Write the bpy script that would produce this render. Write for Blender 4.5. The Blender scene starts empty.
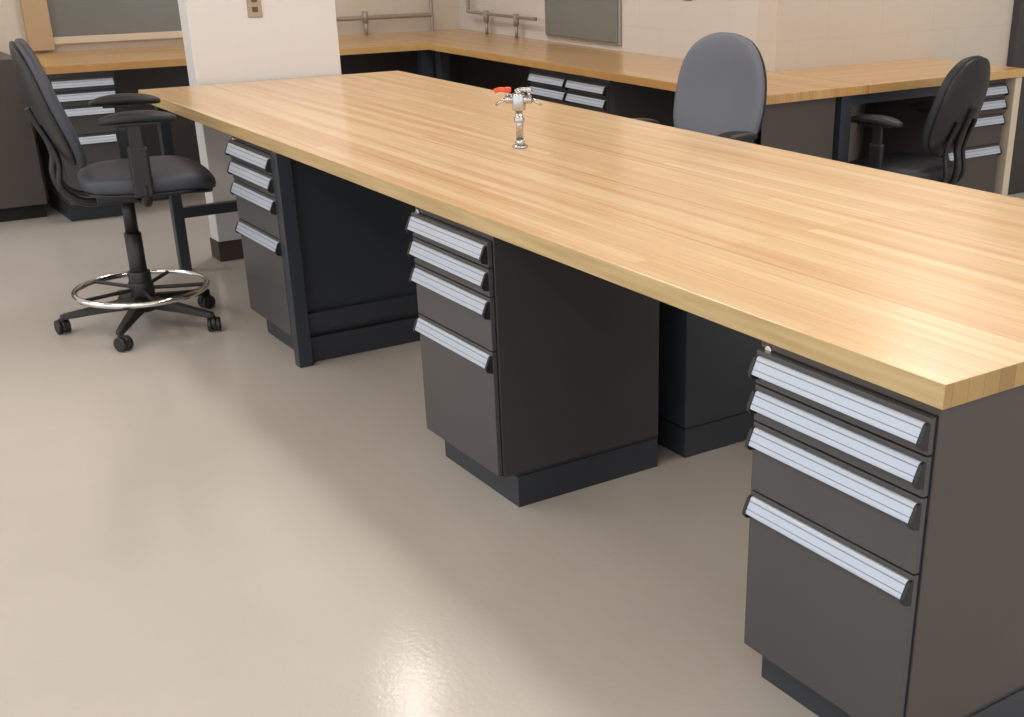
import bpy, bmesh, math, random
from mathutils import Vector, Matrix
random.seed(4)
sc=bpy.context.scene
sc.view_settings.view_transform='Standard'
sc.view_settings.look='None'
sc.view_settings.exposure=0

# ---------------------------------------------------------------- materials
def lin(c): return tuple(((v/255)/12.92 if v/255<=0.04045 else ((v/255+0.055)/1.055)**2.4) for v in c)+(1,)
def newmat(name,col,rough=0.5,metal=0.0,spec=0.5,coat=0.0):
    m=bpy.data.materials.new(name); m.use_nodes=True
    b=m.node_tree.nodes["Principled BSDF"]
    b.inputs["Base Color"].default_value=lin(col); b.inputs["Roughness"].default_value=rough
    b.inputs["Metallic"].default_value=metal; b.inputs["Specular IOR Level"].default_value=spec
    b.inputs["Coat Weight"].default_value=coat
    return m
def nd(m,t,**k):
    n=m.node_tree.nodes.new(t)
    for a,v in k.items(): setattr(n,a,v)
    return n
def lk(m,a,b): m.node_tree.links.new(a,b)
def texco(m,scale=(1,1,1)):
    tc=nd(m,"ShaderNodeNewGeometry"); mp=nd(m,"ShaderNodeMapping"); mp.inputs["Scale"].default_value=scale
    lk(m,tc.outputs["Position"],mp.inputs["Vector"]); return mp.outputs[0]
def noise_col(m,c1,c2,scale,detail=3,vec=None,lo=.35,hi=.65):
    n=nd(m,"ShaderNodeTexNoise"); n.inputs["Scale"].default_value=scale; n.inputs["Detail"].default_value=detail
    lk(m,vec if vec else texco(m),n.inputs["Vector"])
    r=nd(m,"ShaderNodeValToRGB"); r.color_ramp.elements[0].color=lin(c1); r.color_ramp.elements[1].color=lin(c2)
    r.color_ramp.elements[0].position=lo; r.color_ramp.elements[1].position=hi
    lk(m,n.outputs["Fac"],r.inputs[0]); return r.outputs[0]
def bump(m,src,strength,dist=0.01):
    b=nd(m,"ShaderNodeBump"); b.inputs["Strength"].default_value=strength; b.inputs["Distance"].default_value=dist
    lk(m,src,b.inputs["Height"]); lk(m,b.outputs[0],m.node_tree.nodes["Principled BSDF"].inputs["Normal"])
def P(m): return m.node_tree.nodes["Principled BSDF"]

def steel(name,c,c2):
    m=newmat(name,c,0.40,0.0,0.5)
    lk(m,noise_col(m,c,c2,2.0),P(m).inputs["Base Color"])
    n=nd(m,"ShaderNodeTexNoise"); n.inputs["Scale"].default_value=500; lk(m,texco(m),n.inputs["Vector"]); bump(m,n.outputs["Fac"],0.06,0.001)
    return m
M_steel=steel("charcoal_powdercoat",(67,66,68),(71,70,72))
M_side=steel("charcoal_powdercoat_shaded_side",(54,52,55),(58,56,59))  # same coat darkened for cabinet sides, kneehole shade put into the colour
M_steel2=steel("charcoal_powdercoat_shaded",(42,48,57),(46,51,59))  # darker, bluish copy of the coat; knee-space shade put into the colour
M_brown=steel("brown_grey_powdercoat",(68,61,58),(73,66,63))
M_black=newmat("black_plastic",(26,26,28),0.45)
M_gap=newmat("shadow_gap_black",(14,14,16),0.8)
M_alu=newmat("anodised_aluminium",(186,196,211),0.38,0.25)
M_alu2=newmat("aluminium_groove",(128,138,155),0.45,0.2)
M_chrome=newmat("chrome",(225,225,225),0.12,1.0)
M_satin=newmat("satin_chrome",(190,190,192),0.22,1.0)
def vinyl(name,c,r=.5):
    m=newmat(name,c,r); n=nd(m,"ShaderNodeTexNoise"); n.inputs["Scale"].default_value=350; lk(m,texco(m),n.inputs["Vector"]); bump(m,n.outputs["Fac"],0.15,0.002); return m
M_fab=vinyl("blue_grey_vinyl",(60,64,75))
M_fab2=vinyl("grey_vinyl",(102,106,118))
M_fab3=vinyl("dark_vinyl",(34,36,44),.55)
M_red=newmat("red_index",(222,84,44),0.3)
M_trim=newmat("dark_vinyl_base",(66,54,46),0.6)
M_beige=newmat("beige_painted_frame",(180,154,120),0.5)
M_glass=newmat("grey_board",(116,118,114),0.25)
M_pipe=newmat("conduit_metal",(160,153,144),0.4,0.4)
M_plate=newmat("outlet_plate",(168,150,128),0.4,0.4)
M_plated=newmat("outlet_dark",(84,76,70),0.4,0.3)
M_cream=newmat("cream_panel",(206,192,172),0.5)
M_door=newmat("dark_door",(60,58,60),0.5)

def woodmat(name,axis,base,light,streak,edge=False):
    m=newmat(name,base,0.3,0,0.5,0.5); P(m).inputs["Coat Roughness"].default_value=0.16
    g=nd(m,"ShaderNodeNewGeometry"); sep=nd(m,"ShaderNodeSeparateXYZ"); lk(m,g.outputs["Position"],sep.inputs[0])
    cmb=nd(m,"ShaderNodeCombineXYZ")
    a,b=(0,1) if axis=='x' else (1,0)
    lk(m,sep.outputs[a],cmb.inputs[0]); lk(m,sep.outputs[b],cmb.inputs[1])
    br=nd(m,"ShaderNodeTexBrick"); lk(m,cmb.outputs[0],br.inputs["Vector"])
    br.inputs["Scale"].default_value=1; br.inputs["Brick Width"].default_value=0.95; br.inputs["Row Height"].default_value=0.041
    br.inputs["Mortar Size"].default_value=0.0005; br.inputs["Mortar Smooth"].default_value=0.3
    br.offset=0.37; br.offset_frequency=3; br.squash=1.0
    br.inputs["Color1"].default_value=lin(base); br.inputs["Color2"].default_value=lin(light); br.inputs["Mortar"].default_value=lin(tuple(int(c*.93) for c in base))
    mp=nd(m,"ShaderNodeMapping"); mp.inputs["Scale"].default_value=(0.4,20,1); lk(m,cmb.outputs[0],mp.inputs[0])
    n=nd(m,"ShaderNodeTexNoise"); n.inputs["Scale"].default_value=1.0; n.inputs["Detail"].default_value=4; n.inputs["Roughness"].default_value=.6
    lk(m,mp.outputs[0],n.inputs["Vector"])
    r=nd(m,"ShaderNodeValToRGB"); r.color_ramp.elements[0].position=.46; r.color_ramp.elements[0].color=(0,0,0,1)
    r.color_ramp.elements[1].position=.68; r.color_ramp.elements[1].color=(.75,.75,.75,1); lk(m,n.outputs["Fac"],r.inputs[0])
    mx=nd(m,"ShaderNodeMixRGB"); lk(m,r.outputs[0],mx.inputs[0]); lk(m,br.outputs["Color"],mx.inputs[1]); mx.inputs[2].default_value=lin(streak)
    mp3=nd(m,"ShaderNodeMapping"); mp3.inputs["Scale"].default_value=(0.3,44,1); mp3.inputs["Location"].default_value=(3.1,7.7,0); lk(m,cmb.outputs[0],mp3.inputs[0])
    n3=nd(m,"ShaderNodeTexNoise"); n3.inputs["Scale"].default_value=1.0; n3.inputs["Detail"].default_value=3; lk(m,mp3.outputs[0],n3.inputs["Vector"])
    r3=nd(m,"ShaderNodeValToRGB"); r3.color_ramp.elements[0].position=.58; r3.color_ramp.elements[0].color=(0,0,0,1)
    r3.color_ramp.elements[1].position=.70; r3.color_ramp.elements[1].color=(.7,.7,.7,1); lk(m,n3.outputs["Fac"],r3.inputs[0])
    mx3=nd(m,"ShaderNodeMixRGB"); lk(m,r3.outputs[0],mx3.inputs[0]); lk(m,mx.outputs[0],mx3.inputs[1]); mx3.inputs[2].default_value=lin(tuple(int(c*k) for c,k in zip(streak,(.95,.84,.76))))
    mp2=nd(m,"ShaderNodeMapping"); mp2.inputs["Scale"].default_value=(5,170,1); lk(m,cmb.outputs[0],mp2.inputs[0])
    n2=nd(m,"ShaderNodeTexNoise"); n2.inputs["Scale"].default_value=1.0; n2.inputs["Detail"].default_value=3; lk(m,mp2.outputs[0],n2.inputs["Vector"])
    r2=nd(m,"ShaderNodeValToRGB"); r2.color_ramp.elements[0].color=(.90,.85,.80,1); r2.color_ramp.elements[1].color=(1,1,1,1)
    r2.color_ramp.elements[0].position=.3; r2.color_ramp.elements[1].position=.6; lk(m,n2.outputs["Fac"],r2.inputs[0])
    mm=nd(m,"ShaderNodeMixRGB",blend_type='MULTIPLY'); mm.inputs[0].default_value=1; lk(m,mx3.outputs[0],mm.inputs[1]); lk(m,r2.outputs[0],mm.inputs[2])
    lk(m,mm.outputs[0],P(m).inputs["Base Color"])
    return m
M_wood=woodmat("maple_butcher_block",'x',(216,180,129),(234,206,162),(208,152,94))
M_woodb=woodmat("maple_counter_x",'x',(192,152,94),(206,168,110),(178,126,72))
M_wooda=woodmat("maple_counter_y",'y',(192,152,94),(206,168,110),(178,126,72))
M_edge=newmat("maple_edge",(196,170,118),0.4)
mp=texco(M_edge,(3,3,60)); lk(M_edge,noise_col(M_edge,(176,150,104),(194,170,126),1.0,4,mp),P(M_edge).inputs["Base Color"])
M_end=newmat("maple_end_grain",(176,140,84),0.45)
br=nd(M_end,"ShaderNodeTexBrick"); g=nd(M_end,"ShaderNodeNewGeometry"); s=nd(M_end,"ShaderNodeSeparateXYZ"); lk(M_end,g.outputs["Position"],s.inputs[0])
c=nd(M_end,"ShaderNodeCombineXYZ"); lk(M_end,s.outputs[1],c.inputs[0]); c.inputs[1].default_value=.2; lk(M_end,c.outputs[0],br.inputs["Vector"])
br.inputs["Scale"].default_value=1; br.inputs["Brick Width"].default_value=.041; br.inputs["Row Height"].default_value=5; br.inputs["Mortar Size"].default_value=.0006
br.inputs["Color1"].default_value=lin((168,138,88)); br.inputs["Color2"].default_value=lin((126,98,58)); br.inputs["Mortar"].default_value=lin((125,94,54))
lk(M_end,br.outputs["Color"],P(M_end).inputs["Base Color"])

M_floor=newmat("epoxy_floor",(190,184,178),0.15,0,0.5)
lk(M_floor,noise_col(M_floor,(186,181,176),(192,187,182),1.2,4),P(M_floor).inputs["Base Color"])
n=nd(M_floor,"ShaderNodeTexNoise"); n.inputs["Scale"].default_value=70; n.inputs["Detail"].default_value=4; lk(M_floor,texco(M_floor),n.inputs["Vector"]); bump(M_floor,n.outputs["Fac"],0.16,0.003)
def blockwall(name,col,axis):
    m=newmat(name,col,0.5,0,0.4)
    g=nd(m,"ShaderNodeNewGeometry"); s=nd(m,"ShaderNodeSeparateXYZ"); lk(m,g.outputs["Position"],s.inputs[0])
    c=nd(m,"ShaderNodeCombineXYZ"); lk(m,s.outputs[0 if axis=='x' else 1],c.inputs[0]); lk(m,s.outputs[2],c.inputs[1])
    b=nd(m,"ShaderNodeTexBrick"); lk(m,c.outputs[0],b.inputs["Vector"]); b.inputs["Scale"].default_value=1
    b.inputs["Brick Width"].default_value=.4; b.inputs["Row Height"].default_value=.2; b.inputs["Mortar Size"].default_value=.005; b.inputs["Mortar Smooth"].default_value=.5
    b.inputs["Color1"].default_value=lin(col); b.inputs["Color2"].default_value=lin(col); b.inputs["Mortar"].default_value=lin(tuple(int(v*.985) for v in col))
    lk(m,b.outputs["Color"],P(m).inputs["Base Color"])
    inv=nd(m,"ShaderNodeInvert"); lk(m,b.outputs["Fac"],inv.inputs["Color"]); bump(m,inv.outputs[0],0.18,0.003)
    return m
M_wx=blockwall("painted_block_x",(206,199,193),'x'); M_wy=blockwall("painted_block_y",(204,193,180),'y')
M_col=newmat("painted_column",(215,214,215),0.5)
M_ceil=newmat("ceiling_tile",(225,222,216),0.9)

# ---------------------------------------------------------------- builders
def link(o,parent=None):
    sc.collection.objects.link(o)
    if parent: o.parent=parent
    return o
def group(name,loc=(0,0,0),rz=0):
    e=bpy.data.objects.new(name,None); e.empty_display_size=.1; e.location=loc; e.rotation_euler=(0,0,rz); link(e); return e
def mesh_obj(name,verts,faces,mat,parent=None,smooth=False):
    me=bpy.data.meshes.new(name); me.from_pydata(verts,[],faces); me.update()
    bm=bmesh.new(); bm.from_mesh(me); bmesh.ops.recalc_face_normals(bm,faces=bm.faces); bm.to_mesh(me); bm.free()
    if smooth: me.polygons.foreach_set("use_smooth",[True]*len(me.polygons))
    if mat: me.materials.append(mat)
    return link(bpy.data.objects.new(name,me),parent)
def bev(o,w,seg=2):
    m=o.modifiers.new("b",'BEVEL'); m.width=w; m.segments=seg; m.limit_method='ANGLE'
def box(name,x0,x1,y0,y1,z0,z1,mat,parent=None,b=0):
    v=[(x,y,z) for x in (x0,x1) for y in (y0,y1) for z in (z0,z1)]
    f=[(0,1,3,2),(4,6,7,5),(0,4,5,1),(2,3,7,6),(0,2,6,4),(1,5,7,3)]
    o=mesh_obj(name,v,f,mat,parent)
    if b: bev(o,b)
    return o
def cyl(name,p,q,r,mat,parent=None,r2=None,n=24,b=0):
    p=Vector(p);q=Vector(q);d=(q-p).normalized(); a=d.orthogonal().normalized(); c=d.cross(a); r2=r if r2 is None else r2
    v=[];N=n
    for (o,rr) in ((p,r),(q,r2)):
        for i in range(N):
            t=2*math.pi*i/N; v.append(tuple(o+a*math.cos(t)*rr+c*math.sin(t)*rr))
    f=[(i,(i+1)%N,N+(i+1)%N,N+i) for i in range(N)]+[tuple(range(N))[::-1],tuple(range(N,2*N))]
    o=mesh_obj(name,v,f,mat,parent)
    for pl in o.data.polygons: pl.use_smooth=len(pl.vertices)==4
    if b: bev(o,b)
    return o
def tube(name,pts,r,mat,parent=None,cyclic=False,radii=None,kind='POLY',sx=1):
    cu=bpy.data.curves.new(name,'CURVE'); cu.dimensions='3D'; cu.bevel_depth=r; cu.bevel_resolution=5; cu.use_fill_caps=True; cu.resolution_u=10
    if kind=='POLY':
        s=cu.splines.new('POLY'); s.points.add(len(pts)-1)
        for i,p in enumerate(pts):
            s.points[i].co=(*p,1)
            if radii: s.points[i].radius=radii[i]
    else:
        s=cu.splines.new('BEZIER'); s.bezier_points.add(len(pts)-1)
        for i,p in enumerate(pts):
            bp=s.bezier_points[i]; bp.co=p; bp.handle_left_type=bp.handle_right_type='AUTO'
            if radii: bp.radius=radii[i]
    s.use_cyclic_u=cyclic; cu.materials.append(mat)
    o=bpy.data.objects.new(name,cu); link(o,parent)
    dg=bpy.context.evaluated_depsgraph_get(); me=bpy.data.meshes.new_from_object(o.evaluated_get(dg)); me.name=name
    bpy.data.objects.remove(o); me.polygons.foreach_set("use_smooth",[True]*len(me.polygons))
    return link(bpy.data.objects.new(name,me),parent)
def pad(name,w,d,h,mat,parent,deform=None,n=2.6,p=3.0,taper=0.0,N=56):
    rs=[.001,.2,.4,.6,.75,.86,.93,.97,.992,1.0]
    v=[];f=[]
    def ring(r,sgn):
        t=h/2*(max(0,1-r**p))**(1/p)*sgn; s=len(v)
        for i in range(N):
            a=2*math.pi*i/N; c=math.cos(a); sn=math.sin(a)
            u=w/2*math.copysign(abs(c)**(2/n),c)*r; vv=d/2*math.copysign(abs(sn)**(2/n),sn)*r
            u*=1+taper*(vv/(d/2))
            v.append(deform(u,vv,t) if deform else (u,vv,t))
        return s
    prev=None
    seq=[(r,1) for r in rs]+[(r,-1) for r in rs[-2::-1]]
    for k,(r,sg) in enumerate(seq):
        s=ring(r,sg)
        if prev is None: f.append(tuple(range(s,s+N)))
        else:
            for i in range(N): f.append((prev+i,prev+(i+1)%N,s+(i+1)%N,s+i))
        prev=s
    f.append(tuple(range(prev,prev+N)))
    return mesh_obj(name,v,f,mat,parent,True)
def extr(name,prof,x0,x1,mat,parent):
    n=len(prof); v=[(x0,a,b) for a,b in prof]+[(x1,a,b) for a,b in prof]
    f=[(i,(i+1)%n,n+(i+1)%n,n+i) for i in range(n)]+[tuple(range(n)),tuple(range(n,2*n))]
    return mesh_obj(name,v,f,mat,parent)

def handle(par,i,x0,x1,z,y=0,s=1.0):
    H=[(0,0),(-.004,0),(-.007,-.003),(-.019,-.031),(-.0195,-.035),(-.016,-.035),(-.006,-.010),(0,-.008)]
    H=[(y+a*s,z+b*s) for a,b in H]
    extr("drawer_handle_%d"%i,H,x0+.009,x1-.009,M_alu,par)
    for j,(q0,q1) in enumerate(((.16,.24),(.74,.80))):
        A=Vector((-.007,-.003)); B=Vector((-.019,-.031)); nrm=Vector((-.028,.012)).normalized()*.0006
        a=A.lerp(B,q0); b=A.lerp(B,q1)
        G=[a+nrm,b+nrm,b-nrm*2,a-nrm*2]
        extr("handle_groove_%d_%d"%(i,j),[(y+q.x*s,z+q.y*s) for q in G],x0+.010,x1-.010,M_alu2,par)
    C=[(0,.000),(-.005,.000),(-.009,-.003),(-.0215,-.032),(-.0215,-.039),(-.016,-.046),(0,-.050)]
    C=[(y+a*s,z+b*s) for a,b in C]
    extr("handle_endcap_%da"%i,C,x0+.001,x0+.0095,M_black,par)
    extr("handle_endcap_%db"%i,C,x1-.0095,x1-.001,M_black,par)

def cabinet(name,loc,rz,W,D,top,zb,toe,hz,mat,base=M_steel2,lock=True,two=False,hs=1.0,side=None):
    g=group(name,loc,rz)
    box("carcass",0,W,.012,D,zb,top,side or mat,g,.002)
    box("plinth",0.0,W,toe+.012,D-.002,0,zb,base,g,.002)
    box("plinth_edge",-.0012,W+.0012,toe+.01,D,zb-.010,zb-.005,M_gap,g)
    cols=[(0,W)] if not two else [(0,W/2),(W/2,W)]
    for ci,(a,b) in enumerate(cols):
        for i,z in enumerate(hz):
            t=z+.010; bt=(hz[i+1]+.010+.004) if i+1<len(hz) else zb+.006
            box("drawer_front_%d_%d"%(ci,i),a+.005,b-.005,-.004,.014,bt,t,mat,g,.0015)
            handle(g,ci*10+i,a+.005,b-.005,z,-.004,hs)
    box("drawer_gap",.004,W-.004,.008,.0135,zb+.004,hz[0]+.012,M_gap,g)
    if lock: 
        cyl("lock",(.028,.014,top-.014),(.028,.004,top-.014),.009,M_chrome,g,b=.001)
    return g

# ---------------------------------------------------------------- workbench
H=.857;T=.046;L=4.83;W=1.32;U=H-T
Y0=-.004
wb=group("butcher_block_workbench",(-L/2,W/2,0))
def wbox(n,x0,x1,y0,y1,z0,z1,m,b=0): return box(n,x0+L/2,x1+L/2,y0-W/2,y1-W/2,z0,z1,m,wb,b)
top=wbox("butcher_block_top",-L,0,0,W,U,H,M_wood,.002)
top.data.materials.append(M_edge); top.data.materials.append(M_end)
for pl in top.data.polygons:
    if abs(pl.normal.y)>.9: pl.material_index=1
    if abs(pl.normal.x)>.9: pl.material_index=2
HZ=[.783,.710,.6305,.4765]
x1,x2,x3=-.010,-1.538,-3.125
wbox("leg_post",x3+.002,x3+.052,-.008,.047,0,U,M_steel2,.003)
wbox("leg_side_rail",x3+.002,x3+.03,.047,1.27,.13,.20,M_steel2,.002)
wbox("leg_side_panel",x3+.001,x3+.006,.047,1.27,.20,U,M_steel2)
wbox("leg_side_rail_low",x3+.002,x3+.016,.047,1.27,.0,.10,M_steel2,.002)
wbox("leg_post_back",x3+.002,x3+.052,1.265,1.315,0,U,M_steel2,.003)
for y in (.05,1.22):
    wbox("end_leg",-L+.04,-L+.09,y,y+.05,0,U,M_steel2,.003)
wbox("end_leg_rail",-L+.045,-L+.085,.10,1.22,.26,.31,M_steel2,.003)
for xr in (x1,x2,x3):
    cabinet("drawer_cabinet",(xr-.460,Y0,0),0,.460,.563,U-.001,.108,.045,HZ,M_steel,side=M_brown if xr==x1 else M_side)
    cabinet("drawer_cabinet",(xr,W+.004,0),math.pi,.460,.66,U-.001,.108,.045,HZ,M_steel2)

# ---------------------------------------------------------------- tap
tp=group("lab_gas_tap",(-2.42,.62,H))
cyl("flange",(0,0,0),(0,0,.010),.027,M_satin,tp,b=.003)
cyl("flange_nut",(0,0,.010),(0,0,.030),.019,M_satin,tp,r2=.014)
cyl("stem",(0,0,.02),(0,0,.135),.0125,M_satin,tp)
cyl("stem_collar",(0,0,.085),(0,0,.102),.018,M_satin,tp,b=.002)
cyl("turret_body",(0,0,.125),(0,0,.180),.023,M_satin,tp,b=.004)
cyl("turret_cap",(0,0,.180),(0,0,.192),.014,M_satin,tp,r2=.006)
for s in (-1,1):
    d=Vector((math.cos(.9),math.sin(.9),0))*s
    cyl("valve_body_%d"%s,d*.015+Vector((0,0,.160)),d*.045+Vector((0,0,.160)),.014,M_satin,tp,b=.002)
    cyl("nozzle_%d"%s,d*.045+Vector((0,0,.160)),d*.078+Vector((0,0,.142)),.007,M_satin,tp,r2=.004)
    cyl("handle_stem_%d"%s,d*.036+Vector((0,0,.166)),d*.036+Vector((0,0,.190)),.006,M_satin,tp)
    mt=M_red if s<0 else M_satin
    tube("lever_%d"%s,[tuple(d*.036+Vector((0,0,.190))),tuple(d*.036+Vector((-.02,-.02,.192))),tuple(d*.036+Vector((-.035,-.03,.186)))],.008,mt,tp)
    cyl("index_button_%d"%s,d*.036+Vector((0,0,.184)),d*.036+Vector((0,0,.200)),.012,mt,tp,b=.002)

# ---------------------------------------------------------------- chairs
def chair(name,loc,rz,sh=.66,fab=M_fab,ring=True,spin=0,bw=.46,bh=.50,lean=.28,armz=.22,fwd=.09,zr=.165,sd_=.52,R=.325,bback=0.0,afw=0.0,bz=.05):
    g=group(name,loc,rz)
    for k in range(5):
        a=math.radians(72*k)+spin; d=Vector((math.cos(a),math.sin(a),0)); s=Vector((-d.y,d.x,0)); e=R
        vs=[]
        for (r,w2,z0,z1) in ((.02,.028,.085,.135),(.18,.023,.076,.108),(e,.016,.062,.084)):
            for (ss,zz) in ((-1,z0),(1,z0),(.75,z1),(-.75,z1)): vs.append(tuple(d*r+s*w2*ss+Vector((0,0,zz))))
        fs=[(0,1,2,3),(8,11,10,9)]
        for q in (0,4):
            for i in range(4): fs.append((q+i,q+(i+1)%4,q+4+(i+1)%4,q+4+i))
        o=mesh_obj("base_arm_%d"%k,vs,fs,M_black,g); bev(o,.004)
        c=d*e; ca=a+1.1+k; cd=Vector((math.cos(ca),math.sin(ca),0)); cs=Vector((-cd.y,cd.x,0)); cc=c+cd*.014
        cyl("caster_stem_%d"%k,c+Vector((0,0,.05)),c+Vector((0,0,.082)),.008,M_black,g)
        for t in (-1,1):
            cyl("caster_wheel_%d_%d"%(k,t),cc+cs*t*.009+Vector((0,0,.030)),cc+cs*t*.026+Vector((0,0,.030)),.030,M_black,g,b=.004)
        cyl("caster_hood_%d"%k,cc-cs*.008+Vector((0,0,.035)),cc+cs*.008+Vector((0,0,.035)),.031,M_black,g,b=.002)
    cyl("hub",(0,0,.07),(0,0,.15),.045,M_black,g,r2=.038,b=.004)
    cyl("gas_cylinder",(0,0,.14),(0,0,sh-.26),.034,M_black,g)
    if ring: cyl("cylinder_sleeve",(0,0,.15),(0,0,.24),.045,M_black,g,b=.004)
    cyl("cylinder_rod",(0,0,sh-.27),(0,0,sh-.10),.026,M_black,g)
    if ring:
        rr=.262
        tube("foot_ring",[(rr*math.cos(2*math.pi*i/64),rr*math.sin(2*math.pi*i/64),zr) for i in range(64)],.0125,M_chrome,g,True)
        for k in range(5):
            a=2*math.pi*k/5+.5+spin
            tube("ring_spoke_%d"%k,[(.035*math.cos(a),.035*math.sin(a),zr),(rr*math.cos(a),rr*math.sin(a),zr)],.008,M_black,g)
        cyl("ring_hub",(0,0,zr-.03),(0,0,zr+.03),.050,M_black,g,b=.004)
    F=fwd
    box("seat_mechanism",-.09,.09,-.12,.16,sh-.125,sh-.072,M_black,g,.012)
    box("seat_pan",-.19,.19,-.18+F,.18+F,sh-.08,sh-.066,M_black,g,.004)
    def sd(u,v,t):
        z=sh-.035+t
        z-= .035*max(0,(v-.12)/.14)**2
        z+= .010*abs(u/.25)**2*(1 if t>0 else 0)
        return (u,v+F,z)
    pad("seat_cushion",.50,sd_,.085,fab,g,sd,3.0,3.4,.03)
    def sd2(u,v,t):
        return (u,v+F,sh-.070+t- .035*max(0,(v-.12)/.14)**2)
    pad("seat_shell",.47,sd_-.03,.034,M_black,g,sd2,3.0,3.4,.03)
    B=F-.01-bback
    def by(h,u=0): return B-.225-lean*h*.55-lean*.65*h*h+.9*u*u-.045*math.sin(math.pi*h/bh)+0.02
    def bd(off,sc=1):
        def f(u,v,t):
            h=v+bh/2
            return (u,by(h,u)+t+off,sh+bz+h*.97)
        return f
    pad("backrest_cushion",bw,bh,.074,fab,g,bd(0),2.5,3.0,-.06)
    pad("backrest_shell",bw*.97,bh*.97,.036,M_black,g,bd(-.028),2.5,3.2,-.06)
    def bk(h): return (by(h)-.056,sh+bz+h*.97)
    tube("back_support_bar",[(0,-.06,sh-.10),(0,B-.18,sh-.125),(0,B-.275,sh-.085),(0,B-.31,sh+.0),(0,bk(.06)[0]-.01,bk(.06)[1]),(0,*bk(.24))],.017,M_black,g,kind='BEZIER')
    for s in (-1,1):
        tube("back_frame_%d"%s,[(s*.05,-.08,sh-.095),(s*.07,B-.20,sh-.105),(s*.085,B-.29,sh-.05),(s*.085,bk(.04)[0]-.008,bk(.04)[1]),(s*.08,bk(.18)[0]+.006,bk(.18)[1])],.011,M_black,g,kind='BEZIER')
        x=s*.275; az=sh+armz; A=F-.03+afw
        tube("arm_bracket_%d"%s,[(s*.06,A,sh-.09),(s*.20,A,sh-.100),(s*.262,A,sh-.080),(x,A,sh-.02)],.020,M_black,g,kind='BEZIER')
        box("arm_upright_%d"%s,x-.016,x+.016,A-.045,A+.030,sh-.07,sh+armz*.55,M_black,g,.010)
        box("arm_inner_post_%d"%s,x-.011,x+.011,A-.034,A+.018,sh+.05,az-.012,M_black,g,.006)
        box("arm_plate_%d"%s,x-.03,x+.03,A-.08,A+.09,az-.02,az-.008,M_black,g,.004)
        def ad(u,v,t,x=x,az=az,A=A): return (x+u,v+A+.01,az+.010+t-.012*(v/.13)**2)
        pad("arm_pad_%d"%s,.100,.285,.042,M_black,g,ad,2.4,2.8)
    tube("tilt_lever",[(.06,.02,sh-.10),(.20,.05,sh-.11),(.235,.055,sh-.108)],.007,M_black,g)
    return g
chair("drafting_chair",(-3.97,-.33,0),math.radians(-10),.66,M_fab,True,spin=math.radians(-33+10),armz=.225,bh=.50,bback=.02,afw=.0,lean=.32,bz=.022)
chair("office_chair",(-2.97,1.77,0),math.radians(192),.55,M_fab2,False,spin=.3,lean=.15,bw=.48,bh=.54,fwd=.02,armz=.185,afw=.02)
chair("office_chair",(-2.92,3.08,0),math.radians(102),.48,M_fab3,False,spin=.5,lean=.32,bw=.42,bh=.48,fwd=.02)

# ---------------------------------------------------------------- room
XW=-7.0; YB=2.85; XC=-3.62; H2=H
box("floor",-7.2,5,-4.5,7.2,-.1,0,M_floor)
box("wall_left",XW-.15,XW,-4.5,YB+.15,0,3,M_wy)
box("wall_back",XW,XC-.15,YB,YB+.15,0,3,M_wx)
box("wall_right",XC-.15,XC,YB,7.0,0,3,M_wy)
box("wall_far",XC,5,6.6,6.75,0,3,M_wx)
box("ceiling",-7.2,5,-4.5,7.2,3.0,3.1,M_ceil)
cg=group("structural_column",(-L-.072,.645,0))
box("column_shaft",-.06,.06,-.368,.368,0,3,M_col,cg,.004)
box("column_base_trim",-.066,.066,-.374,.374,0,.10,M_trim,cg,.003)
op=group("outlet_plate",(-L-.008,.60,1.205))
box("plate",-.004,.004,-.035,.035,-.058,.058,M_plate,op,.003)
for z in (-.022,.022): box("socket",.003,.0065,-.014,.014,z-.012,z+.012,M_plated,op,.001)
ct=group("perimeter_counter",(0,0,0))
def cb(*a,**k): return box(*a,parent=ct,**k)
XF=-6.13; YF=2.15; XR=-2.94; YE=3.98
cb("counter_top_left",XW+.001,XF,-.13,YF,H2-.04,H2,M_wooda,b=.002)
cb("counter_top_back",XW+.001,XR,YF,YB-.001,H2-.04,H2,M_woodb,b=.002)
cb("counter_top_right",XC+.001,XR,YB,YE,H2-.04,H2,M_wooda,b=.002)
UU=H2-.041
cb("counter_leg_corner",XF-.12,XF-.06,YF-.02,YF+.06,0,UU,M_steel2)
cb("counter_leg_corner_b",XF-.02,XF+.05,YF+.06,YF+.12,0,UU,M_steel2)
cb("counter_back_panel_left",XW+.002,XW+.02,.4,YB-.02,0,UU,M_brown)
cb("counter_back_panel_back",XW+.02,-5.0,YB-.02,YB-.002,0,UU,M_brown)
cb("counter_back_panel_right",XC+.002,XC+.02,YB,3.4,0,UU,M_brown)
cb("counter_end_panel_back",XR-.65,XR-.03,YF+.03,YF+.05,0,UU,M_brown)
cb("counter_end_panel_right",XR-.05,XR-.03,YF+.03,YF+.50,0,UU,M_brown)
cb("counter_leg_right",XR-.06,XR-.02,YF+.53,YF+.60,0,UU,M_steel2)
cb("counter_apron_right",XR-.06,XR-.04,YF+.60,3.44,UU-.05,UU,M_steel2)
HC=[.775,.705,.625,.47]
cabinet("drawer_cabinet",(XF-.04,-.125,0),math.pi/2,.35,.6,UU-.001,.10,.05,HC,M_steel,lock=False)
cabinet("drawer_cabinet",(XR-.04,3.46,0),math.pi/2,.43,.58,UU-.001,.10,.05,HC,M_brown,lock=False)
cabinet("drawer_cabinet",(-4.95,YF+.04,0),0,.78,.6,UU-.001,.10,.05,HC,M_steel,lock=False,two=True)
sp=group("cream_end_panel",(XR-.2,3.92,0)); box("panel",-.40,.19,0,.05,0,UU-.001,M_cream,sp,.003)
cp=group("storage_cupboard",(-6.72,-1.07,0))
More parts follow.
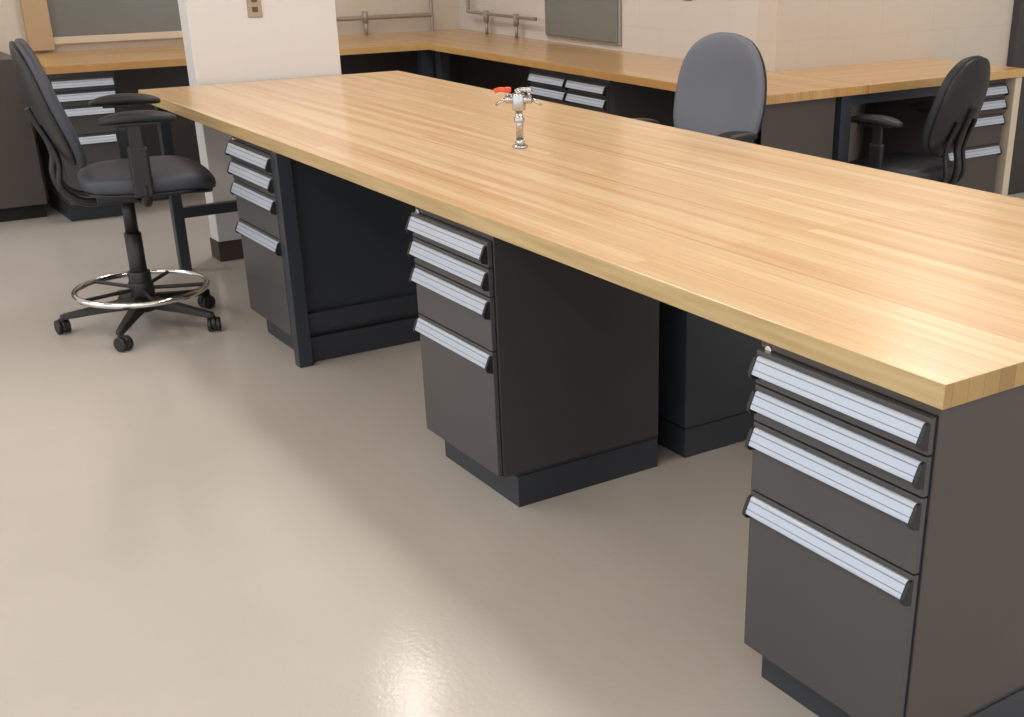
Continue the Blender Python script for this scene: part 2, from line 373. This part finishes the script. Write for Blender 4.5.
box("body",-.26,.30,-1.2,.87,.08,.88,M_brown,cp,.004); box("plinth",-.26,.26,-1.2,.86,0,.08,M_gap,cp)
for y in (-.3,.28): box("door_gap",.298,.3015,y,y+.004,.1,.86,M_gap,cp)
for y in (-.36,.24): box("pull",.30,.315,y,y+.012,.6,.75,M_chrome,cp,.003)
wn=group("window_1",(XW,.60,1.48))
box("pane",0,.02,-.50,.50,-.54,.6,M_glass,wn)
box("frame_bottom",0,.035,-.50,.50,-.58,-.54,M_cream,wn,.003)
for s in (-1,1): box("frame_side_%d"%s,0,.05,s*.57-.07,s*.57+.07,-.61,.65,M_beige,wn,.003)
box("frame_top",0,.05,-.50,.50,.60,.65,M_beige,wn,.003)
wp=group("wall_panel",(-5.39,YB,1.32))
box("panel",-.40,.40,-.03,0,-.42,.5,M_glass,wp,.004)
box("panel_rim",-.415,.415,-.02,0,-.435,.515,M_pipe,wp,.004)
pg=group("service_pipe",(0,0,0))
tube("pipe_left",[(XW+.06,1.36,2.2),(XW+.06,1.36,H2+.15),(XW+.06,1.375,H2+.12),(XW+.06,1.41,H2+.11),(XW+.06,YB-.25,H2+.11)],.015,M_pipe,pg)
tube("pipe_corner",[(XW+.06,YB-.25,H2),(XW+.06,YB-.25,1.6)],.013,M_pipe,pg)
tube("pipe_corner_b",[(XW+.25,YB-.06,1.6),(XW+.25,YB-.06,H2+.13),(-5.86,YB-.06,H2+.13),(-5.86,YB-.06,1.0)],.014,M_pipe,pg)
for (x,y) in ((XW+.06,1.6),(XW+.06,2.1),(-6.5,YB-.06),(-6.1,YB-.06)):
    cyl("pipe_coupling",(x,y,H2+.08),(x,y,H2+.15),.019,M_pipe,pg)
    cyl("pipe_drop",(x,y,H2),(x,y,H2+.08),.011,M_pipe,pg)
for (n_,x,y,z,ax) in (("a",-4.35,YB,1.22,'y'),("b",XC,3.3,1.25,'x')):
    o2=group("outlet_plate",(x,y,z))
    if ax=='y': box("plate",-.035,.035,-.008,0,-.055,.055,M_plated,o2,.002); box("socket",-.015,.015,-.011,-.008,-.03,.03,M_plate,o2)
    else: box("plate",0,.008,-.035,.035,-.055,.055,M_plated,o2,.002); box("socket",.008,.011,-.015,.015,-.03,.03,M_plate,o2)
dg=group("door_1",(XC+.002,5.1,0)); box("leaf",0,.05,-.42,.45,0,2.1,M_door,dg,.004); box("handle",.05,.10,-.36,-.26,1,1.03,M_chrome,dg,.004)

# ---------------------------------------------------------------- lights
def emis(name,c,s):
    m=bpy.data.materials.new(name); m.use_nodes=True
    P(m).inputs["Emission Color"].default_value=(*c,1); P(m).inputs["Emission Strength"].default_value=s; return m
M_lamp=emis("lamp_diffuser",(1,.945,.88),19)
M_lampw=emis("lamp_diffuser_warm",(1,.83,.64),21)
M_down=emis("added_glare_lens",(1,.94,.87),75)
for ix,x in enumerate((-5.6,-3.2,-.8,1.6)):
    for iy,y in enumerate((-2.2,.9,4.0)):
        if x<-4 and y>3: continue
        f=group("ceiling_light",(x,y,2.99))
        box("housing",-.62,.62,-.17,.17,-.05,.009,M_ceil,f)
        box("diffuser",-.60,.60,-.15,.15,-.058,-.05,M_lampw if (y<0 and x<0 and x>-4) else M_lamp,f)
f=group("added_glare_light",(-4.86,1.12,2.999))  # unseen lamp, added to throw a glare spot on the floor
cyl("trim_ring",(0,0,-.02),(0,0,0),.13,M_ceil,f); cyl("lens",(0,0,-.024),(0,0,-.02),.10,M_down,f)
w=bpy.data.worlds.new("World"); sc.world=w; w.use_nodes=True
w.node_tree.nodes["Background"].inputs[0].default_value=(.96,.98,1.0,1); w.node_tree.nodes["Background"].inputs[1].default_value=1.55

# ---------------------------------------------------------------- camera
yaw,pitch,roll=.6113,.4193,-.0038
fwd=Vector((-math.cos(yaw)*math.cos(pitch),math.sin(yaw)*math.cos(pitch),-math.sin(pitch)))
right=Vector((math.sin(yaw),math.cos(yaw),0)); up=right.cross(fwd)
r=right*math.cos(roll)+up*math.sin(roll); u=-right*math.sin(roll)+up*math.cos(roll)
cd=bpy.data.cameras.new("camera"); co=bpy.data.objects.new("camera",cd); link(co)
m=Matrix(((r.x,u.x,-fwd.x,1.2525),(r.y,u.y,-fwd.y,-1.5422),(r.z,u.z,-fwd.z,1.5685),(0,0,0,1)))
co.matrix_world=m
cd.sensor_width=36; cd.lens=1218.4/1024*36; cd.shift_x=-108/1024; cd.shift_y=104.5/1024; cd.clip_start=.01
sc.camera=co
